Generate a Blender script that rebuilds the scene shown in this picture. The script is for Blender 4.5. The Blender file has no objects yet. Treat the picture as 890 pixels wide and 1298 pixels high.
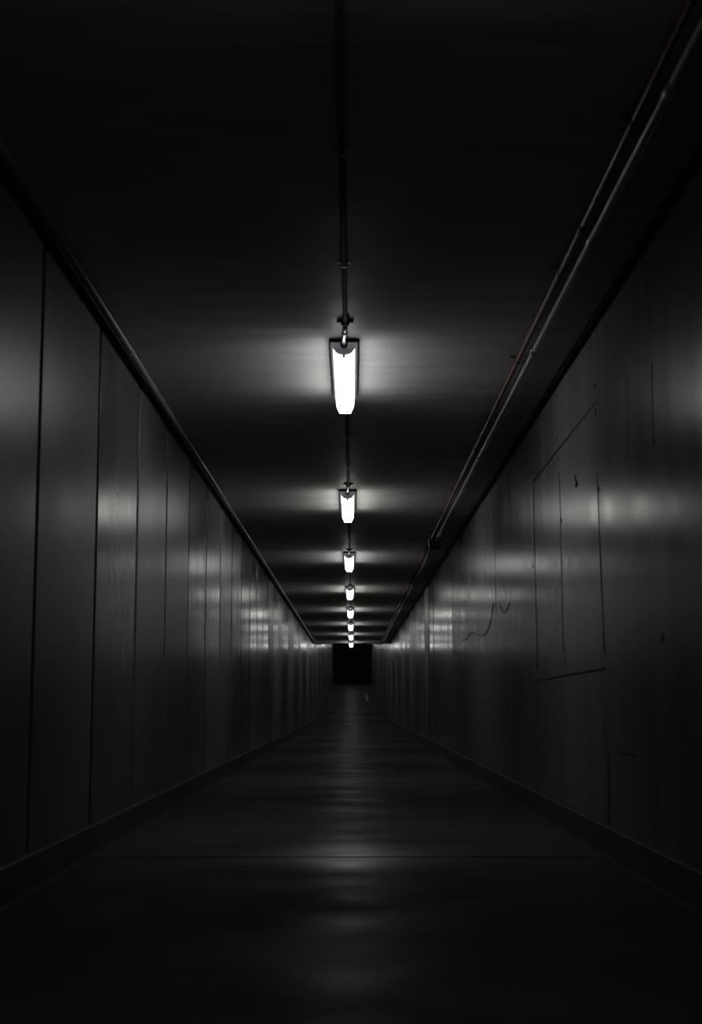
import bpy, bmesh, math, random
from mathutils import Vector, Matrix

random.seed(7)
scene = bpy.context.scene
C = scene.collection

# ------------------------------------------------------------------ camera, world, exposure
EYE = 0.68
FPX = 1803.0                                   # 50 mm lens on a portrait full frame
VPX, VPY = 447.0, 890.0                        # where the corridor's lines meet in the photograph
PITCH = math.atan((VPY - 649.0) / FPX)
YAW = math.atan((VPX - 445.0) / FPX)
cam_d = bpy.data.cameras.new('camera')
cam = bpy.data.objects.new('camera', cam_d)
C.objects.link(cam)
cam_d.sensor_fit = 'VERTICAL'
cam_d.sensor_height = 36.0
cam_d.sensor_width = 24.0
cam_d.lens = 36.0 * FPX / 1298.0
cam_d.clip_start = 0.05
cam_d.clip_end = 300
cam_d.dof.use_dof = True
cam_d.dof.focus_distance = 11.0
cam_d.dof.aperture_fstop = 4.0
cam.location = (0, 0, EYE)
cam.rotation_euler = (math.pi / 2 + PITCH, 0, YAW)
scene.camera = cam

world = bpy.data.worlds.new('world')
scene.world = world
world.use_nodes = True
world.node_tree.nodes['Background'].inputs[0].default_value = (0, 0, 0, 1)
world.node_tree.nodes['Background'].inputs[1].default_value = 0.0

scene.view_settings.view_transform = 'Standard'
scene.view_settings.look = 'None'
scene.view_settings.gamma = 1.0
scene.view_settings.use_curve_mapping = False
scene.view_settings.exposure = 0.0

LAMP = 11.5                                    # radiance of a lit diffuser

# ------------------------------------------------------------------ the corridor in metres (y runs away from the camera)
XL, XR = -1.20, 1.16                           # wall faces
HC = EYE + 1.80                                # ceiling height
Y0, YK, Y1 = -9.0, 44.0, 88.0                  # closed end behind, foot of the ramp, far end
SLOPE = 0.041
LX = -0.043                                    # the row of lights


def rise(y):
    return max(0.0, (y - YK) * SLOPE)


def unproject(px, py, x=None):
    """pixel -> point on the plane X = x"""
    cx, cy = (px - 445.0) / FPX, (649.0 - py) / FPX
    d = cam.rotation_euler.to_matrix() @ Vector((cx, cy, -1.0))
    t = x / d.x
    return Vector((0, 0, EYE)) + d * t


# ------------------------------------------------------------------ materials
def nodes_of(name):
    m = bpy.data.materials.new(name)
    m.use_nodes = True
    nt = m.node_tree
    return m, nt, nt.nodes, nt.links, nt.nodes['Principled BSDF']


def surface(name, col, rough, spec=0.5, metal=0.0, nscale=(8, 8, 8), namount=0.25, rvar=0.1,
            bump=0.0, bscale=(40, 40, 40), bdist=0.002, pervar=0.0, coords='world', detail=4.0, rper=0.0, dull=0.0):
    """procedural paint / concrete / plastic: noise on colour and roughness, relief, a shade of its own per piece"""
    m, nt, N, L, p = nodes_of(name)
    if coords == 'world':
        geo = N.new('ShaderNodeNewGeometry'); vec = geo.outputs['Position']
    else:
        tc = N.new('ShaderNodeTexCoord'); vec = tc.outputs['Object']
    mp = N.new('ShaderNodeMapping'); mp.inputs['Scale'].default_value = nscale
    L.new(vec, mp.inputs['Vector'])
    nz = N.new('ShaderNodeTexNoise'); nz.inputs['Scale'].default_value = 1.0
    nz.inputs['Detail'].default_value = detail
    L.new(mp.outputs[0], nz.inputs['Vector'])
    mr = N.new('ShaderNodeMapRange')
    mr.inputs['From Min'].default_value = 0.25; mr.inputs['From Max'].default_value = 0.75
    mr.inputs['To Min'].default_value = 1 - namount; mr.inputs['To Max'].default_value = 1 + namount
    L.new(nz.outputs['Fac'], mr.inputs['Value'])
    fac = mr.outputs[0]
    if pervar:
        oi = N.new('ShaderNodeObjectInfo')
        pr = N.new('ShaderNodeMapRange')
        pr.inputs['To Min'].default_value = 1 - pervar; pr.inputs['To Max'].default_value = 1 + pervar
        L.new(oi.outputs['Random'], pr.inputs['Value'])
        mu = N.new('ShaderNodeMath'); mu.operation = 'MULTIPLY'
        L.new(fac, mu.inputs[0]); L.new(pr.outputs[0], mu.inputs[1]); fac = mu.outputs[0]
    sc = N.new('ShaderNodeVectorMath'); sc.operation = 'SCALE'
    sc.inputs[0].default_value = col
    L.new(fac, sc.inputs['Scale'])
    L.new(sc.outputs[0], p.inputs['Base Color'])
    rr = N.new('ShaderNodeMapRange')
    rr.inputs['From Min'].default_value = 0.25; rr.inputs['From Max'].default_value = 0.75
    rr.inputs['To Min'].default_value = max(0.02, rough - rvar); rr.inputs['To Max'].default_value = min(1, rough + rvar)
    L.new(nz.outputs['Fac'], rr.inputs['Value'])
    rough_out = rr.outputs[0]
    if rper:
        oi2 = N.new('ShaderNodeObjectInfo')
        p2 = N.new('ShaderNodeMapRange')
        p2.inputs['To Min'].default_value = -rper; p2.inputs['To Max'].default_value = rper
        wn = N.new('ShaderNodeTexWhiteNoise'); wn.noise_dimensions = '1D'
        L.new(oi2.outputs['Random'], wn.inputs['W'])
        L.new(wn.outputs['Value'], p2.inputs['Value'])
        ad = N.new('ShaderNodeMath'); ad.operation = 'ADD'
        L.new(rough_out, ad.inputs[0]); L.new(p2.outputs[0], ad.inputs[1]); rough_out = ad.outputs[0]
    L.new(rough_out, p.inputs['Roughness'])
    p.inputs['Specular IOR Level'].default_value = spec
    p.inputs['Metallic'].default_value = metal
    if bump:
        m2 = N.new('ShaderNodeMapping'); m2.inputs['Scale'].default_value = bscale
        L.new(vec, m2.inputs['Vector'])
        n2 = N.new('ShaderNodeTexNoise'); n2.inputs['Scale'].default_value = 1.0; n2.inputs['Detail'].default_value = 3.0
        L.new(m2.outputs[0], n2.inputs['Vector'])
        b = N.new('ShaderNodeBump'); b.inputs['Strength'].default_value = bump; b.inputs['Distance'].default_value = bdist
        L.new(n2.outputs['Fac'], b.inputs['Height'])
        L.new(b.outputs[0], p.inputs['Normal'])
    if dull:                                   # chalky paint: only part of the surface still has its sheen
        df = N.new('ShaderNodeBsdfDiffuse'); L.new(sc.outputs[0], df.inputs['Color'])
        mx = N.new('ShaderNodeMixShader'); mx.inputs[0].default_value = dull
        L.new(p.outputs[0], mx.inputs[1]); L.new(df.outputs[0], mx.inputs[2])
        L.new(mx.outputs[0], N['Material Output'].inputs['Surface'])
    return m


M = {}
# satin paint brushed on upright: relief is fine along the corridor, long up and down
M['panel'] = surface('panel_satin_paint', (0.104, 0.107, 0.113), 0.28, 0.20, nscale=(2, 3, 1.2), namount=0.12, rvar=0.04,
                     bump=0.12, bscale=(10, 11, 0.8), bdist=0.0016, pervar=0.25, rper=0.08, dull=0.14)
M['sheet'] = surface('sheet_brushed_paint', (0.122, 0.125, 0.131), 0.23, 0.16, nscale=(2, 5, 0.9), namount=0.18, rvar=0.05,
                     bump=0.20, bscale=(24, 30, 1.3), bdist=0.0018, pervar=0.06, dull=0.36)
M['panel_gloss'] = surface('panel_gloss_paint', (0.066, 0.066, 0.073), 0.19, 0.36, nscale=(2, 5, 1.0), namount=0.25, rvar=0.05,
                           bump=0.35, bscale=(30, 30, 1.5), bdist=0.0010, pervar=0.12)
M['panel_beige'] = surface('panel_beige_paint', (0.085, 0.080, 0.066), 0.38, 0.5, nscale=(2, 3, 1.0), namount=0.2, rvar=0.05,
                           bump=0.3, bscale=(30, 34, 2.0), bdist=0.0014)
M['backing'] = surface('wall_backing', (0.012, 0.012, 0.013), 0.7, 0.3)
M['ceiling'] = surface('ceiling_paint', (0.46, 0.465, 0.455), 0.55, 0.3, nscale=(1.5, 9, 1), namount=0.22, rvar=0.08,
                       bump=0.5, bscale=(90, 120, 90), bdist=0.002)
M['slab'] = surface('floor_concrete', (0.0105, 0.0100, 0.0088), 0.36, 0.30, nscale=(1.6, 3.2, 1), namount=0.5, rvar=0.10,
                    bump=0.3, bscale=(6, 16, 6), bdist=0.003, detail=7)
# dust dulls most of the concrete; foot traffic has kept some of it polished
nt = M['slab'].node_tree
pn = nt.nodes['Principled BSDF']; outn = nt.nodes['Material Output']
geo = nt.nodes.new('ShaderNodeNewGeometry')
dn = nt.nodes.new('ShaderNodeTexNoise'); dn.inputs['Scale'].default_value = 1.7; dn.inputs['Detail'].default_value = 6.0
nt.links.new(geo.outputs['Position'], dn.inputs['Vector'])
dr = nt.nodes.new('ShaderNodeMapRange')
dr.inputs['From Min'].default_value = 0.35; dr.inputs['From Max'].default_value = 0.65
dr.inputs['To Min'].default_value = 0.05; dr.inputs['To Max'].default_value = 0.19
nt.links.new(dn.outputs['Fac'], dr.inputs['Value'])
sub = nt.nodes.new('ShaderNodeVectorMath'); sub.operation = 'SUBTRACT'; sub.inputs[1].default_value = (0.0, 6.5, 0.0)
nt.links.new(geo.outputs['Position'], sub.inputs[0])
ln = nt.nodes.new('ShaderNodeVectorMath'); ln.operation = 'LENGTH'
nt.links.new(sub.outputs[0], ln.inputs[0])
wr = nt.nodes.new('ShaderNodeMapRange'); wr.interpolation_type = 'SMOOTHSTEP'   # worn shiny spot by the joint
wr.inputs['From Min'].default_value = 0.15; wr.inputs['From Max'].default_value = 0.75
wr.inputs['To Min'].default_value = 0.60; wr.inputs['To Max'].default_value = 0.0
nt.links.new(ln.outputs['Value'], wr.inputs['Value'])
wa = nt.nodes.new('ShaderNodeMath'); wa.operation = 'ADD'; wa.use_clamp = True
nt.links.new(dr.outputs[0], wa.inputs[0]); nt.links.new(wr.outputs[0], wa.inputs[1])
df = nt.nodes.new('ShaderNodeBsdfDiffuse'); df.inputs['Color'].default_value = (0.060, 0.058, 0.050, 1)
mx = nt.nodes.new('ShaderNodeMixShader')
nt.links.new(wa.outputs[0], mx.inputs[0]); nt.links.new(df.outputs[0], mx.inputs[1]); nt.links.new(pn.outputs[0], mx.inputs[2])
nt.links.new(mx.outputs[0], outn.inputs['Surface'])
M['joint'] = surface('floor_joint_filler', (0.010, 0.010, 0.009), 0.9, 0.2)
M['kerb'] = surface('kerb_concrete', (0.030, 0.029, 0.025), 0.7, 0.2, nscale=(4, 6, 4), namount=0.4, bump=0.3,
                    bscale=(20, 30, 20), bdist=0.003)
M['trim'] = surface('trim_dark_steel', (0.035, 0.036, 0.037), 0.45, 0.5)
M['galv'] = surface('conduit_galvanised', (0.30, 0.31, 0.30), 0.38, 0.5, metal=0.7, nscale=(30, 8, 30), namount=0.25)
M['conduit'] = surface('conduit_painted', (0.20, 0.205, 0.195), 0.36, 0.5, nscale=(20, 5, 20), namount=0.2)
M['conduit_dark'] = surface('conduit_dark_paint', (0.075, 0.076, 0.073), 0.8, 0.08, nscale=(20, 5, 20), namount=0.2)
M['red'] = surface('conduit_red_paint', (0.10, 0.022, 0.018), 0.40, 0.5, nscale=(20, 5, 20), namount=0.3)
M['box_red'] = surface('box_dark_red', (0.045, 0.012, 0.010), 0.5, 0.4)
M['housing'] = surface('housing_grey_plastic', (0.42, 0.40, 0.43), 0.4, 0.5, nscale=(20, 20, 20), namount=0.08, coords='object')
M['gasket'] = surface('gasket_black_rubber', (0.010, 0.010, 0.010), 0.7, 0.3, coords='object')
M['cap'] = surface('end_cap_grey_plastic', (0.20, 0.19, 0.21), 0.45, 0.5, nscale=(20, 20, 20), namount=0.1, coords='object')
for key, e in (('cap', 0.07), ('housing', 0.10)):
    if e:                                      # thin plastic lit through from inside
        pn = M[key].node_tree.nodes['Principled BSDF']
        pn.inputs['Emission Color'].default_value = (0.95, 0.9, 1.0, 1)
        pn.inputs['Emission Strength'].default_value = e
M['black'] = surface('door_black_paint', (0.007, 0.007, 0.007), 0.55, 0.25)
M['charcoal'] = surface('end_wall_charcoal', (0.014, 0.014, 0.013), 0.6, 0.3)
M['mark'] = surface('dark_scuff', (0.010, 0.010, 0.010), 0.8, 0.2)
M['pale'] = surface('floor_pale', (0.20, 0.20, 0.19), 0.4, 0.5, nscale=(9, 2, 1), namount=0.4)


def glow(name, col, strength):
    m, nt, N, L, p = nodes_of(name)
    tc = N.new('ShaderNodeTexCoord')
    nz = N.new('ShaderNodeTexNoise'); nz.inputs['Scale'].default_value = 12.0
    L.new(tc.outputs['Object'], nz.inputs['Vector'])
    sp = N.new('ShaderNodeSeparateXYZ'); L.new(tc.outputs['Object'], sp.inputs[0])
    ad = N.new('ShaderNodeMath'); ad.operation = 'MULTIPLY_ADD'; ad.inputs[1].default_value = 0.004
    L.new(nz.outputs['Fac'], ad.inputs[0]); L.new(sp.outputs['Z'], ad.inputs[2])
    mr = N.new('ShaderNodeMapRange')               # the tubes sit low in the trough
    mr.inputs['From Min'].default_value = -0.088; mr.inputs['From Max'].default_value = -0.046
    mr.inputs['To Min'].default_value = strength * 1.1; mr.inputs['To Max'].default_value = strength * 0.2
    L.new(ad.outputs[0], mr.inputs['Value'])
    p.inputs['Base Color'].default_value = (0.6, 0.6, 0.6, 1)
    p.inputs['Roughness'].default_value = 0.4
    p.inputs['Emission Color'].default_value = (*col, 1)
    L.new(mr.outputs[0], p.inputs['Emission Strength'])
    return m


GLOW = {
    'neutral': glow('tube_glow_neutral', (0.99, 1.0, 0.98), LAMP),
    'warm': glow('tube_glow_warm', (1.0, 0.98, 0.93), LAMP),
    'cool': glow('tube_glow_cool', (0.95, 0.94, 1.0), LAMP),
}


# ------------------------------------------------------------------ mesh helpers
def obj(name, bm, mat, parent=None, smooth=False):
    me = bpy.data.meshes.new(name)
    bmesh.ops.recalc_face_normals(bm, faces=bm.faces)
    if smooth:
        for f in bm.faces:
            f.smooth = True
    bm.to_mesh(me); bm.free()
    me.materials.append(mat)
    o = bpy.data.objects.new(name, me)
    C.objects.link(o)
    o.parent = parent
    return o


def link(name, me, parent=None, loc=(0, 0, 0), rot=(0, 0, 0), scale=None):
    o = bpy.data.objects.new(name, me)
    C.objects.link(o)
    o.parent = parent
    o.location = loc; o.rotation_euler = rot
    if scale:
        o.scale = scale
    return o


def empty(name, loc=(0, 0, 0)):
    o = bpy.data.objects.new(name, None)
    C.objects.link(o)
    o.location = loc
    o.empty_display_size = 0.1
    return o


def tag(o, label=None, cat=None, group=None, kind=None):
    if label: o['label'] = label
    if cat: o['category'] = cat
    if group: o['group'] = group
    if kind: o['kind'] = kind
    return o


def add_box(bm, lo, hi, bevel=0.0, seg=1):
    r = bmesh.ops.create_cube(bm, size=1.0)
    vs = r['verts']
    for v in vs:
        v.co = Vector([lo[i] + (v.co[i] + 0.5) * (hi[i] - lo[i]) for i in range(3)])
    if bevel:
        es = list({e for v in vs for e in v.link_edges})
        bmesh.ops.bevel(bm, geom=es, offset=bevel, segments=seg, affect='EDGES', profile=0.5)


def box_obj(name, lo, hi, mat, parent=None, bevel=0.0):
    bm = bmesh.new(); add_box(bm, lo, hi, bevel)
    return obj(name, bm, mat, parent)


def add_profile(bm, prof, ys, close=True, caps=True):
    """sweep an (x, z) profile along the corridor; it climbs with the ramp"""
    rings = []
    for y in ys:
        rings.append([bm.verts.new((x, y, z + rise(y))) for x, z in prof])
    n = len(prof)
    for a, b in zip(rings, rings[1:]):
        for i in range(n if close else n - 1):
            j = (i + 1) % n
            bm.faces.new((a[i], a[j], b[j], b[i]))
    if caps and close:
        bm.faces.new(rings[0]); bm.faces.new(rings[-1][::-1])


def add_tube(bm, pts, r, seg=10):
    pts = [Vector(p) for p in pts]
    rings = []
    for i, p in enumerate(pts):
        t = (pts[min(i + 1, len(pts) - 1)] - pts[max(i - 1, 0)]).normalized()
        ref = Vector((0, 0, 1)) if abs(t.z) < 0.9 else Vector((1, 0, 0))
        u = t.cross(ref).normalized(); v = u.cross(t)
        rr = r[i] if isinstance(r, (list, tuple)) else r
        rings.append([bm.verts.new(p + (u * math.cos(k * 2 * math.pi / seg) + v * math.sin(k * 2 * math.pi / seg)) * rr) for k in range(seg)])
    for a, b in zip(rings, rings[1:]):
        for k in range(seg):
            bm.faces.new((a[k], a[(k + 1) % seg], b[(k + 1) % seg], b[k]))
    bm.faces.new(rings[0][::-1]); bm.faces.new(rings[-1])


def tube_obj(name, pts, r, mat, parent=None, seg=10):
    bm = bmesh.new(); add_tube(bm, pts, r, seg)
    o = obj(name, bm, mat, parent)
    for f in o.data.polygons:
        f.use_smooth = len(f.vertices) == 4
    return o


YS = [Y0, YK, Y1 + 0.3]

# ------------------------------------------------------------------ floor: slabs divided by joints
bm = bmesh.new()
add_profile(bm, [(XL - 0.25, -0.012), (XR + 0.25, -0.012), (XR + 0.25, -0.25), (XL - 0.25, -0.25)], YS)
floor = tag(obj('floor', bm, M['joint']), 'dark worn concrete floor of the corridor', kind='structure')
cuts = [Y0]
j = 6.45 - 7.0 * 2
while j < Y1:
    if j > Y0 + 0.5:
        cuts.append(j)
    if j < YK < j + 7.0:
        cuts.append(YK)
    j += 7.0
cuts.append(Y1 + 0.2)
for a, b in zip(cuts, cuts[1:]):
    bm = bmesh.new()
    g = 0.016
    add_box(bm, (XL - 0.2, a + g, -0.010), (XR + 0.2, b - g, 0.0))
    for v in bm.verts:
        v.co.z += rise(v.co.y)
    top = [e for e in bm.edges if all(v.co.z - rise(v.co.y) > -0.001 for v in e.verts) and abs(e.verts[0].co.y - e.verts[1].co.y) < 0.01]
    bmesh.ops.bevel(bm, geom=top, offset=0.006, segments=2, affect='EDGES', profile=0.5)
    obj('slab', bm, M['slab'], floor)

# ------------------------------------------------------------------ ceiling
bm = bmesh.new()
add_profile(bm, [(XL - 0.25, HC), (XR + 0.25, HC), (XR + 0.25, HC + 0.2), (XL - 0.25, HC + 0.2)], YS)
ceiling = tag(obj('ceiling', bm, M['ceiling']), 'low dark painted ceiling with fine stipple', kind='structure')

# ------------------------------------------------------------------ walls of upright panels
PITCHW = 1.25
KERB = 0.125
WTOP = HC - 0.025                              # panels stop short of the ceiling


def panel_mesh(name, width, gap, mat, side, bulge=0.0015, bevel=0.006):
    """one sheet, front face at local x = 0 looking to +x (side=1) or -x (side=-1); base at z = 0"""
    bm = bmesh.new()
    h = WTOP - KERB + 0.03
    w = width - gap
    d = 0.044 if side > 0 else 0.024
    nx = 7
    rows = [0.0, h * 0.33, h * 0.66, h]
    front = []
    for z in rows:
        r = []
        for i in range(nx + 1):
            t = i / nx
            b = bulge * 4 * t * (1 - t)
            r.append(bm.verts.new((side * b, -w / 2 + t * w, z)))
        front.append(r)
    for a, b in zip(front, front[1:]):
        for i in range(nx):
            bm.faces.new((a[i], a[i + 1], b[i + 1], b[i]))
    # rolled edge returning to the backing
    for col, sy in ((0, -1), (nx, 1)):
        prev = [bm.verts.new(r[col].co) for r in front]
        for dx, dy in ((0.0015, 0.3 * bevel), (0.3 * bevel + 0.001, 0.7 * bevel), (bevel, bevel), (d, bevel)):
            cur = [bm.verts.new((-side * dx, sy * (w / 2 + dy), z)) for z in rows]
            for k in range(len(rows) - 1):
                bm.faces.new((prev[k], prev[k + 1], cur[k + 1], cur[k]))
            prev = cur
    me = bpy.data.meshes.new(name)
    bmesh.ops.recalc_face_normals(bm, faces=bm.faces)
    # all normals must look into the corridor
    f0 = [f for f in bm.faces if abs(f.normal.x) > 0.9][0]
    if f0.normal.x * side < 0:
        bmesh.ops.reverse_faces(bm, faces=bm.faces)
    for f in bm.faces:
        f.smooth = True
    bm.to_mesh(me); bm.free()
    me.materials.append(mat)
    return me


def wall_backing(name, x_in, x_out, label):
    bm = bmesh.new()
    add_profile(bm, [(x_in, -0.2), (x_in, HC + 0.1), (x_out, HC + 0.1), (x_out, -0.2)], YS)
    return tag(obj(name, bm, M['backing']), label, kind='structure')


wall_left = wall_backing('wall_left', XL - 0.042, XL - 0.2, 'wall of wide upright grey painted metal panels with dark joints')
wall_right = wall_backing('wall_right', XR + 0.022, XR + 0.2, 'smooth grey painted wall of sheets with hairline joints and nail marks')

PM = {}
for key in ('panel', 'sheet', 'panel_gloss', 'panel_beige'):
    PM[key, 1] = panel_mesh('panel', PITCHW, 0.074, M[key], 1, 0.0012, 0.008)
    PM[key, -1] = panel_mesh('panel', PITCHW, 0.0035, M[key], -1, 0.0002, 0.0012)


def place_panels(wall, side, x, first, keyfn, tilt):
    y = first
    while y - PITCHW > Y0:
        y -= PITCHW
    i = 0
    while y + PITCHW < Y1 + 0.6:
        yc = y + PITCHW / 2
        key = keyfn(yc)
        o = link('panel', PM[key, side], wall, (x, yc, KERB - 0.015 + rise(yc)), (0, 0, math.radians(random.uniform(-1, 1) * (tilt if yc < 20 else 0.55))))
        y += PITCHW
        i += 1


def left_key(y):
    return 'panel_gloss' if 16.6 < y < 20.4 else 'panel'


def right_key(y):
    if 16.6 < y < 21.6: return 'panel_gloss'
    if 21.6 < y < 22.9: return 'panel_beige'
    return 'sheet' if y < 16.6 else 'panel'


place_panels(wall_left, 1, XL, 5.36, left_key, 0.22)
place_panels(wall_right, -1, XR, 5.40, right_key, 0.03)

# ------------------------------------------------------------------ kerbs along both walls
for side, x, nm, lab in ((1, XL, 'baseboard_left', 'low concrete kerb at the foot of the panelled wall'),
                         (-1, XR, 'baseboard_right', 'low concrete kerb at the foot of the smooth wall')):
    s = side
    prof = [(x - s * (0.042 if s > 0 else 0.022), -0.01), (x - s * (0.042 if s > 0 else 0.022), KERB), (x + s * 0.010, KERB), (x + s * 0.018, KERB - 0.006),
            (x + s * 0.040, 0.012), (x + s * 0.046, 0.0), (x + s * 0.046, -0.01)]
    bm = bmesh.new(); add_profile(bm, prof, YS)
    tag(obj(nm, bm, M['kerb']), lab, kind='structure')

# ------------------------------------------------------------------ angle strips where walls meet the ceiling
for n, (s, x, lab) in enumerate(((1, XL, 'thin dark steel angle along the top of the panelled wall'),
                                 (-1, XR, 'thin dark steel angle along the top of the smooth wall')), 1):
    prof = [(x - s * (0.042 if s > 0 else 0.02), HC), (x - s * (0.042 if s > 0 else 0.02), HC - 0.008), (x + s * 0.030, HC - 0.008), (x + s * 0.030, HC)]
    bm = bmesh.new(); add_profile(bm, prof, YS)
    tag(obj('trim_%d' % n, bm, M['trim']), lab, kind='structure')

# ------------------------------------------------------------------ both closed ends
zr = rise(Y1)
bm = bmesh.new()
add_box(bm, (XL - 0.2, Y1, zr - 0.2), (XR + 0.2, Y1 + 0.2, zr + HC + 0.2))
tag(obj('wall_back', bm, M['charcoal']), 'dark end wall at the far end of the corridor', kind='structure')
bm = bmesh.new()
add_box(bm, (XL - 0.2, Y0 - 0.2, -0.2), (XR + 0.2, Y0, HC + 0.2))
tag(obj('wall_front', bm, M['charcoal']), 'wall closing the corridor behind the camera', kind='structure')

door = tag(empty('door_1', (-0.02, Y1, zr)), 'black double door filling the far end of the corridor', kind='structure')
DW, DH = 1.06, 2.28
for s in (-1, 1):
    leaf = box_obj('door_leaf', (min(s * 0.004, s * DW), -0.05, 0.02), (max(s * 0.004, s * DW), -0.004, DH), M['black'], door, 0.004)
    bm = bmesh.new()
    add_box(bm, (min(s * 0.18, s * 0.88), -0.12, 1.02), (max(s * 0.18, s * 0.88), -0.085, 1.07), 0.006)
    add_box(bm, (min(s * 0.20, s * 0.24), -0.09, 1.02), (max(s * 0.20, s * 0.24), -0.05, 1.07))
    add_box(bm, (min(s * 0.82, s * 0.86), -0.09, 1.02), (max(s * 0.82, s * 0.86), -0.05, 1.07))
    obj('push_bar', bm, M['trim'], leaf)
    bm = bmesh.new()
    add_box(bm, (min(s * (DW + 0.004), s * (DW + 0.06)), -0.07, 0.0), (max(s * (DW + 0.004), s * (DW + 0.06)), -0.004, DH + 0.07))
    obj('door_frame', bm, M['charcoal'], door)
box_obj('door_frame', (-DW, -0.07, DH + 0.006), (DW, -0.004, DH + 0.07), M['panel'], door)

# ------------------------------------------------------------------ fluorescent ceiling lights
FL, FW, FH = 1.24, 0.134, 0.128                # length, width, how far it hangs


def light_meshes():
    out = {}
    # housing tray, flush on the ceiling (local z = 0), near end at y = 0
    bm = bmesh.new()
    prof = [(-FW / 2, 0.0), (-FW / 2, -0.016), (-FW / 2 + 0.010, -0.046), (FW / 2 - 0.010, -0.046), (FW / 2, -0.016), (FW / 2, 0.0)]
    a = [bm.verts.new((x, 0.0, z)) for x, z in prof]; b = [bm.verts.new((x, FL, z)) for x, z in prof]
    for i in range(len(prof)):
        k = (i + 1) % len(prof)
        bm.faces.new((a[i], a[k], b[k], b[i]))
    bm.faces.new(a); bm.faces.new(b[::-1])
    out['housing'] = (bm, M['housing'])
    # black gasket rim round the tray
    bm = bmesh.new()
    t = 0.006
    for lo, hi in (((-FW / 2 - t, -t, -0.016), (-FW / 2, FL + t, 0.0)), ((FW / 2, -t, -0.016), (FW / 2 + t, FL + t, 0.0)),
                   ((-FW / 2, -t, -0.016), (FW / 2, 0.0, 0.0)), ((-FW / 2, FL, -0.016), (FW / 2, FL + t, 0.0))):
        add_box(bm, lo, hi)
    out['gasket'] = (bm, M['gasket'])
    # diffuser: a deep trough narrowing to a flat bottom
    bm = bmesh.new()
    prof = [(-0.052, -0.0465), (-0.0515, -0.072), (-0.049, -0.090), (-0.031, -FH), (0.031, -FH), (0.049, -0.090), (0.0515, -0.072), (0.052, -0.0465)]
    a = [bm.verts.new((x, 0.014, z)) for x, z in prof]; b = [bm.verts.new((x, FL - 0.014, z)) for x, z in prof]
    for i in range(len(prof) - 1):
        bm.faces.new((a[i], a[i + 1], b[i + 1], b[i]))
    bm.faces.new(a); bm.faces.new(b[::-1])
    out['diffuser'] = (bm, None)
    return out


LM = {}
for k, (bmx, mt) in light_meshes().items():
    me = bpy.data.meshes.new(k)
    bmesh.ops.recalc_face_normals(bmx, faces=bmx.faces)
    bmx.to_mesh(me); bmx.free()
    if mt: me.materials.append(mt)
    LM[k] = me
DIFF = {}
GLOW['off'] = glow('tube_glow_dim', (1.0, 0.97, 0.92), LAMP * 0.3)  # unseen overhead light of the row, dim glow put in to lift the ceiling
for k, g in GLOW.items():
    d = LM['diffuser'].copy(); d.materials.append(g); DIFF[k] = d


def cap_mesh():
    """rounded end cap closing the upper part of the diffuser's end"""
    bm = bmesh.new()
    pts = [(-0.051, -0.012), (-0.051, -0.050)]
    for i in range(1, 8):
        a = math.pi * i / 8
        pts.append((-0.046 * math.cos(a), -0.056 - 0.024 * math.sin(a)))
    pts += [(0.051, -0.050), (0.051, -0.012)]
    a = [bm.verts.new((x, 0.0, z)) for x, z in pts]; b = [bm.verts.new((x, 0.0135, z)) for x, z in pts]
    for i in range(len(pts)):
        k = (i + 1) % len(pts)
        bm.faces.new((a[i], a[k], b[k], b[i]))
    bm.faces.new(a[::-1]); bm.faces.new(b)
    me = bpy.data.meshes.new('end_cap')
    bmesh.ops.recalc_face_normals(bm, faces=bm.faces)
    bm.to_mesh(me); bm.free(); me.materials.append(M['cap'])
    return me


def small_mesh(name, mat, build, smooth=False):
    bm = bmesh.new(); build(bm)
    bmesh.ops.recalc_face_normals(bm, faces=bm.faces)
    if smooth:
        for f in bm.faces: f.smooth = len(f.verts) == 4
    me = bpy.data.meshes.new(name); bm.to_mesh(me); bm.free(); me.materials.append(mat)
    return me


CAP = cap_mesh()
LATCH = small_mesh('latch', M['cap'], lambda bm: add_box(bm, (-0.008, -0.006, -0.096), (0.008, 0.0135, -0.070), 0.002))
GLAND = small_mesh('cable_gland', M['gasket'], lambda bm: (add_tube(bm, [(0, -0.030, -0.030), (0, 0.0, -0.030)], 0.019, 12),
                                                            add_tube(bm, [(0, -0.050, -0.030), (0, -0.030, -0.030)], 0.014, 12)), True)
BRACKET = small_mesh('far_clip', M['housing'], lambda bm: add_box(bm, (-0.030, FL - 0.0138, -FH), (0.030, FL - 0.006, -0.034), 0.001))

LY = [6.94 + 5.08 * n for n in range(-3, 16)]
ORD = {1: 'first', 2: 'second', 3: 'third', 4: 'fourth', 5: 'fifth', 6: 'sixth', 7: 'seventh', 8: 'eighth', 9: 'ninth', 10: 'tenth', 11: 'eleventh', 12: 'twelfth', 13: 'thirteenth',
       14: 'fourteenth', 15: 'fifteenth', 16: 'sixteenth'}
TINT = {1: 'neutral', 2: 'warm', 3: 'cool', 4: 'warm', 5: 'warm', 6: 'cool', 7: 'neutral', 8: 'cool'}
LOOK = {1: 'largest lit fluorescent ceiling light, nearest the camera in the row',
        8: 'eighth lit ceiling light, last before the ceiling kinks upward'}


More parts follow.
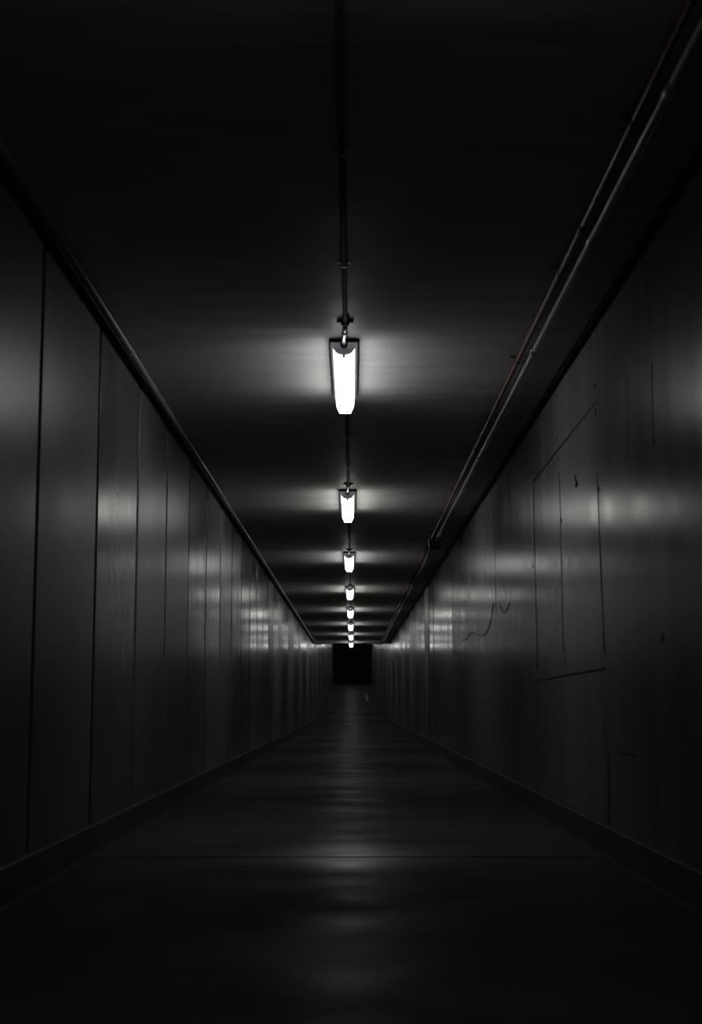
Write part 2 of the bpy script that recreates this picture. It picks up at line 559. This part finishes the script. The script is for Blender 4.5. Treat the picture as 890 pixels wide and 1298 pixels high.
def ceiling_light(n, y):
    t = empty('ceiling_light', (LX, y, HC + rise(y)))
    t.rotation_euler = (math.atan(SLOPE) if y > YK else 0, 0, 0)
    if n in LOOK: lab = LOOK[n]
    elif n > 8: lab = '%s lit ceiling light of the row, over the far ramp' % ORD[n]
    elif n in ORD: lab = '%s lit fluorescent ceiling light counted from the camera' % ORD[n]
    else: lab = {0: 'dim ceiling light overhead, just nearer than the frame shows', -1: 'lit ceiling light behind the camera',
                 -2: 'lit ceiling light farthest behind the camera'}[n]
    tag(t, lab, 'ceiling light', 'fluorescent ceiling lights in a row')
    link('housing', LM['housing'], t)
    link('gasket', LM['gasket'], t)
    link('diffuser', DIFF['off' if n == 0 else TINT.get(n, 'neutral')], t)
    c = link('end_cap', CAP, t)
    link('latch', LATCH, c)
    c2 = link('end_cap', CAP, t, (0, FL, 0), (0, 0, math.pi))
    link('latch', LATCH, c2)
    link('cable_gland', GLAND, t)
    return t


lights = []
for i, y in enumerate(LY):
    n = i - 2                                  # 1 = first in view
    if y > 84: break
    lights.append((n, y, ceiling_light(n, y)))

# ------------------------------------------------------------------ ceiling conduit from light to light, with its junction box
BOX = small_mesh('junction_box', M['conduit_dark'], lambda bm: (add_tube(bm, [(0, 0, 0), (0, 0, -0.022), (0, 0, -0.025)], [0.021, 0.021, 0.018], 14),
                                                           add_box(bm, (-0.040, -0.008, -0.010), (0.040, 0.008, -0.0005))), True)
SCREW = small_mesh('screw', M['galv'], lambda bm: add_tube(bm, [(0, 0, 0), (0, 0, -0.005)], [0.006, 0.0045], 8), True)
STRAP = small_mesh('strap', M['galv'], lambda bm: (add_box(bm, (-0.016, -0.010, -0.025), (0.016, 0.010, -0.0215)),
                                                   add_box(bm, (-0.032, -0.010, -0.003), (-0.0125, 0.010, -0.0002)),
                                                   add_box(bm, (0.0125, -0.010, -0.003), (0.032, 0.010, -0.0002)),
                                                   add_box(bm, (-0.016, -0.010, -0.025), (-0.0125, 0.010, -0.0002)),
                                                   add_box(bm, (0.0125, -0.010, -0.025), (0.016, 0.010, -0.0002))))
CXo = 0.008                                    # conduit lies a touch beside the lights' axis
for n, y, t in lights:
    if n < 1: continue
    ys = y - 5.08 + FL + 0.02
    yb = y - 0.36                              # junction box
    z = lambda yy, d: HC + rise(yy) - d
    cx = LX + CXo
    root = empty('ceiling_conduit', (cx, yb, z(yb, 0)))
    lab = {1: 'grey conduit on the ceiling running in from above to the largest light',
           }.get(n)
    if lab is None:
        lab = 'grey ceiling conduit between the %s and %s ceiling lights' % (ORD[n - 1], ORD[n])
    tag(root, lab, 'conduit', 'conduit joining the ceiling lights')
    inv = -Vector((cx, yb, z(yb, 0)))
    pts = [(cx, ys, z(ys, 0.011)), (cx, yb - 0.019, z(yb - 0.019, 0.011))]
    if ys < YK < yb:
        pts.insert(1, (cx, YK, z(YK, 0.011)))
    tube_obj('pipe', [Vector(p) + inv for p in pts], 0.0105, M['conduit_dark'], root)
    e = y - 0.048
    tail = [(cx, yb + 0.019, z(yb, 0.013)), (cx - 0.002, yb + 0.12, z(yb, 0.016)), (LX + 0.003, y - 0.16, z(yb, 0.020)), (LX, y - 0.10, z(y, 0.028)), (LX, e, z(y, 0.030))]
    tube_obj('flexible_tail', [Vector(p) + inv for p in tail], 0.0105, M['galv'], root)
    jb = link('junction_box', BOX, root)
    for s in (-1, 1):
        link('screw', SCREW, jb, (s * 0.034, 0, -0.010))
    link('coupling', small_mesh('coupling', M['galv'], lambda bm: add_tube(bm, [(0, -0.02, 0), (0, 0.02, 0)], 0.0145, 12), True) if n == 1 else bpy.data.meshes['coupling'],
         root, (-0.003, 0.17, -0.017))
    k = yb - 0.9
    while k > ys + 0.3:
        link('strap', STRAP, root, (0, k - yb, rise(k) - rise(yb)), (0, 0, 0), (0.86, 1, 0.92))
        k -= 1.2

# ------------------------------------------------------------------ pipes along the corridor: left corner, red and grey at right
COUP = {}


def long_pipe(name, x, drop, r, mat, label, cat, couplings, straps, fitmat, span):
    root = empty(name, (x, 0, HC))
    tag(root, label, cat)
    couplings = [c for c in couplings if span[0] + 0.1 < c < span[1] - 0.1]
    straps = [c for c in straps if span[0] + 0.1 < c < span[1] - 0.1]
    tube_obj('pipe', [(0, p, rise(p) - drop) for p in span], r, mat, root, 12)
    me = small_mesh('coupling', fitmat, lambda bm: add_tube(bm, [(0, -0.04, 0), (0, -0.032, 0), (0, 0.032, 0), (0, 0.04, 0)], [r * 1.1, r * 1.28, r * 1.28, r * 1.1], 12), True)
    for c in couplings:
        link('coupling', me, root, (0, c, rise(c) - drop))

    def strap(bm):
        w = 0.012
        N = 8
        ring_o, ring_i = [], []
        for k in range(N + 1):
            a = math.pi * k / N
            ring_o.append((-(r + 0.004) * math.cos(a), -drop - (r + 0.004) * math.sin(a)))
            ring_i.append((-(r + 0.0005) * math.cos(a), -drop - (r + 0.0005) * math.sin(a)))
        prof = [(-(r + 0.004), -0.0005)] + ring_o + [((r + 0.004), -0.0005), ((r + 0.0005), -0.0005)] + ring_i[::-1] + [(-(r + 0.0005), -0.0005)]
        A = [bm.verts.new((x_, -w, z_)) for x_, z_ in prof]; B = [bm.verts.new((x_, w, z_)) for x_, z_ in prof]
        for i in range(len(prof)):
            k = (i + 1) % len(prof)
            bm.faces.new((A[i], A[k], B[k], B[i]))
        f = -1 if x < 0.9 else 1
        add_box(bm, (min(f * (r + 0.003), f * (r + 0.028)), -w, -0.004), (max(f * (r + 0.003), f * (r + 0.028)), w, -0.0005))
    sm = small_mesh('strap', fitmat, strap)
    for c in straps:
        link('strap', sm, root, (0, c, rise(c)))
    return root


def every(a, step, end=Y1 - 1):
    out = []
    while a < end:
        out.append(a); a += step
    return out


A, B, Z = Y0 + 0.02, YK, Y1 - 0.1
for span, tail in (((A, B), 'above the panelled wall'), ((B, Z), 'climbing with the far ramp')):
    long_pipe('corner_pipe', XL + 0.067, 0.027, 0.0175, M['conduit'], 'grey pipe along the left ceiling corner, ' + tail, 'pipe',
              every(-6.25, 3.33), every(-2.72, 5.0), M['conduit'], span)
for span, tail in (((A, 15.46), 'on the camera side of the dark box'), ((15.72, B), 'beyond the dark box'), ((B, Z), 'climbing with the far ramp')):
    long_pipe('grey_conduit', 0.925, 0.027, 0.019, M['conduit'], 'pale grey conduit on the ceiling at right, ' + tail, 'conduit',
              every(-5.45, 3.13), every(-5.2, 2.1), M['galv'], span)
    long_pipe('red_pipe', 0.868, 0.022, 0.0125, M['red'], 'thin dark red ceiling pipe at right, ' + tail, 'pipe',
              every(-4.2, 4.7), every(-5.1, 1.55), M['box_red'], span)

# box the two right hand pipes pass through
yb = 15.59
root = tag(empty('pull_box', (0.905, yb, HC)), 'small dark red box on the ceiling where the two right pipes meet', 'junction box')
box_obj('body', (-0.064, -0.10, -0.120), (0.062, 0.10, 0.0), M['box_red'], root, 0.006)
box_obj('lid', (-0.060, -0.095, -0.129), (0.058, 0.095, -0.1205), M['box_red'], root, 0.003)
for dx, dr, r_ in ((-0.037, 0.022, 0.019), (0.020, 0.027, 0.026)):
    for s in (-1, 1):
        tube_obj('locknut', [(dx, s * 0.101, -dr), (dx, s * 0.127, -dr)], r_, M['galv'], root, 8)
for sx in (-0.055, 0.047):
    for sy in (-0.10, 0.10):
        link('screw', SCREW, root, (sx, sy * 0.8, -0.1295))

# ------------------------------------------------------------------ marks on the right wall
def wall_pt(px, py, off=0.0):
    p = unproject(px, py, XR)
    return Vector((XR - off, p.y, p.z))


# long cuts that outline the patched field of sheets
def groove(p, q, w):
    a, b = wall_pt(*p), wall_pt(*q)
    d = (b - a).normalized(); up = Vector((1, 0, 0)).cross(d).normalized() * (w / 2)
    bm = bmesh.new()
    v = []
    for x in (XR - 0.0022, XR + 0.004):
        for c in (a - up, a + up, b + up, b - up):
            v.append(bm.verts.new((x, c.y, c.z)))
    for f in ((0, 1, 2, 3), (4, 7, 6, 5), (0, 4, 5, 1), (1, 5, 6, 2), (2, 6, 7, 3), (3, 7, 4, 0)):
        bm.faces.new([v[i] for i in f])
    return obj('cut_line', bm, M['mark'], wall_right)


groove((675, 612), (755, 510), 0.010)
groove((682, 863.5), (708, 858), 0.006)
groove((708, 857.5), (768, 847.5), 0.009)
groove((676, 615), (681.5, 845), 0.010)
groove((709.5, 600), (714, 820), 0.005)
groove((757, 600), (766, 822), 0.004)
groove((771, 954), (772.5, 1044), 0.010)
groove((826.5, 460), (829, 560), 0.0025)
groove((627, 640), (629, 780), 0.012)
groove((786, 954), (806, 957), 0.005)
groove((672, 599), (680, 599), 0.006)

NAIL = small_mesh('nail_hole', M['mark'], lambda bm: add_tube(bm, [(0, 0, 0), (-0.003, 0, 0)], [0.011, 0.008], 8))
for px, py, sc in ((755, 523, 1.5), (754, 490, 0.9), (759.5, 620, 1.2), (706.5, 555, 0.8), (708, 581, 1.3), (712, 660, 1.2), (715.5, 823, 1.3),
                   (716.5, 838, 0.9), (767, 823, 1.5), (681, 844, 1.3), (829, 559, 1.5), (840, 809, 1.5), (743, 530, 0.7),
                   (719, 558, 0.6), (703, 493, 0.8), (670, 548, 0.7), (676, 717, 1.3), (631, 857, 0.9), (652, 850, 1.0),
                   (558, 905, 1.6), (673, 599, 0.7), (682, 1003, 1.2), (639, 742, 0.9), (697, 576, 0.5)):
    link('nail_hole', NAIL, wall_right, wall_pt(px, py), (0, 0, 0), (1, sc, sc * 1.25))


def scrawl(name, pix, r):
    pts = [wall_pt(x, y, 0.002) for x, y in pix]
    sm = []
    for i in range(len(pts) - 1):
        p0, p1, p2, p3 = pts[max(i - 1, 0)], pts[i], pts[i + 1], pts[min(i + 2, len(pts) - 1)]
        for k in range(4):
            t = k / 4
            sm.append(0.5 * ((2 * p1) + (p2 - p0) * t + (2 * p0 - 5 * p1 + 4 * p2 - p3) * t * t + (3 * p1 - p0 - 3 * p2 + p3) * t ** 3))
    sm.append(pts[-1])
    return tube_obj(name, sm, r, M['mark'], wall_right, 5)


scrawl('scrawl_mark', [(626, 765), (621.5, 790), (616, 803), (610, 806.5), (604, 803), (599, 802), (594, 806.5), (588, 813)], 0.0032)
scrawl('scrawl_mark', [(646, 765), (643, 773), (640, 777), (636, 772), (634, 766)], 0.0028)
scrawl('scrawl_mark', [(574, 822), (577, 826), (580, 828.5), (584, 829.5)], 0.0035)
scrawl('scuff', [(730.5, 602), (729.5, 606), (731, 611), (730.5, 617)], [0.004] * 13)
scrawl('scuff', [(731, 610), (732, 613), (731, 616)], 0.007)

# ------------------------------------------------------------------ thin pale stripe laid on the far ramp floor
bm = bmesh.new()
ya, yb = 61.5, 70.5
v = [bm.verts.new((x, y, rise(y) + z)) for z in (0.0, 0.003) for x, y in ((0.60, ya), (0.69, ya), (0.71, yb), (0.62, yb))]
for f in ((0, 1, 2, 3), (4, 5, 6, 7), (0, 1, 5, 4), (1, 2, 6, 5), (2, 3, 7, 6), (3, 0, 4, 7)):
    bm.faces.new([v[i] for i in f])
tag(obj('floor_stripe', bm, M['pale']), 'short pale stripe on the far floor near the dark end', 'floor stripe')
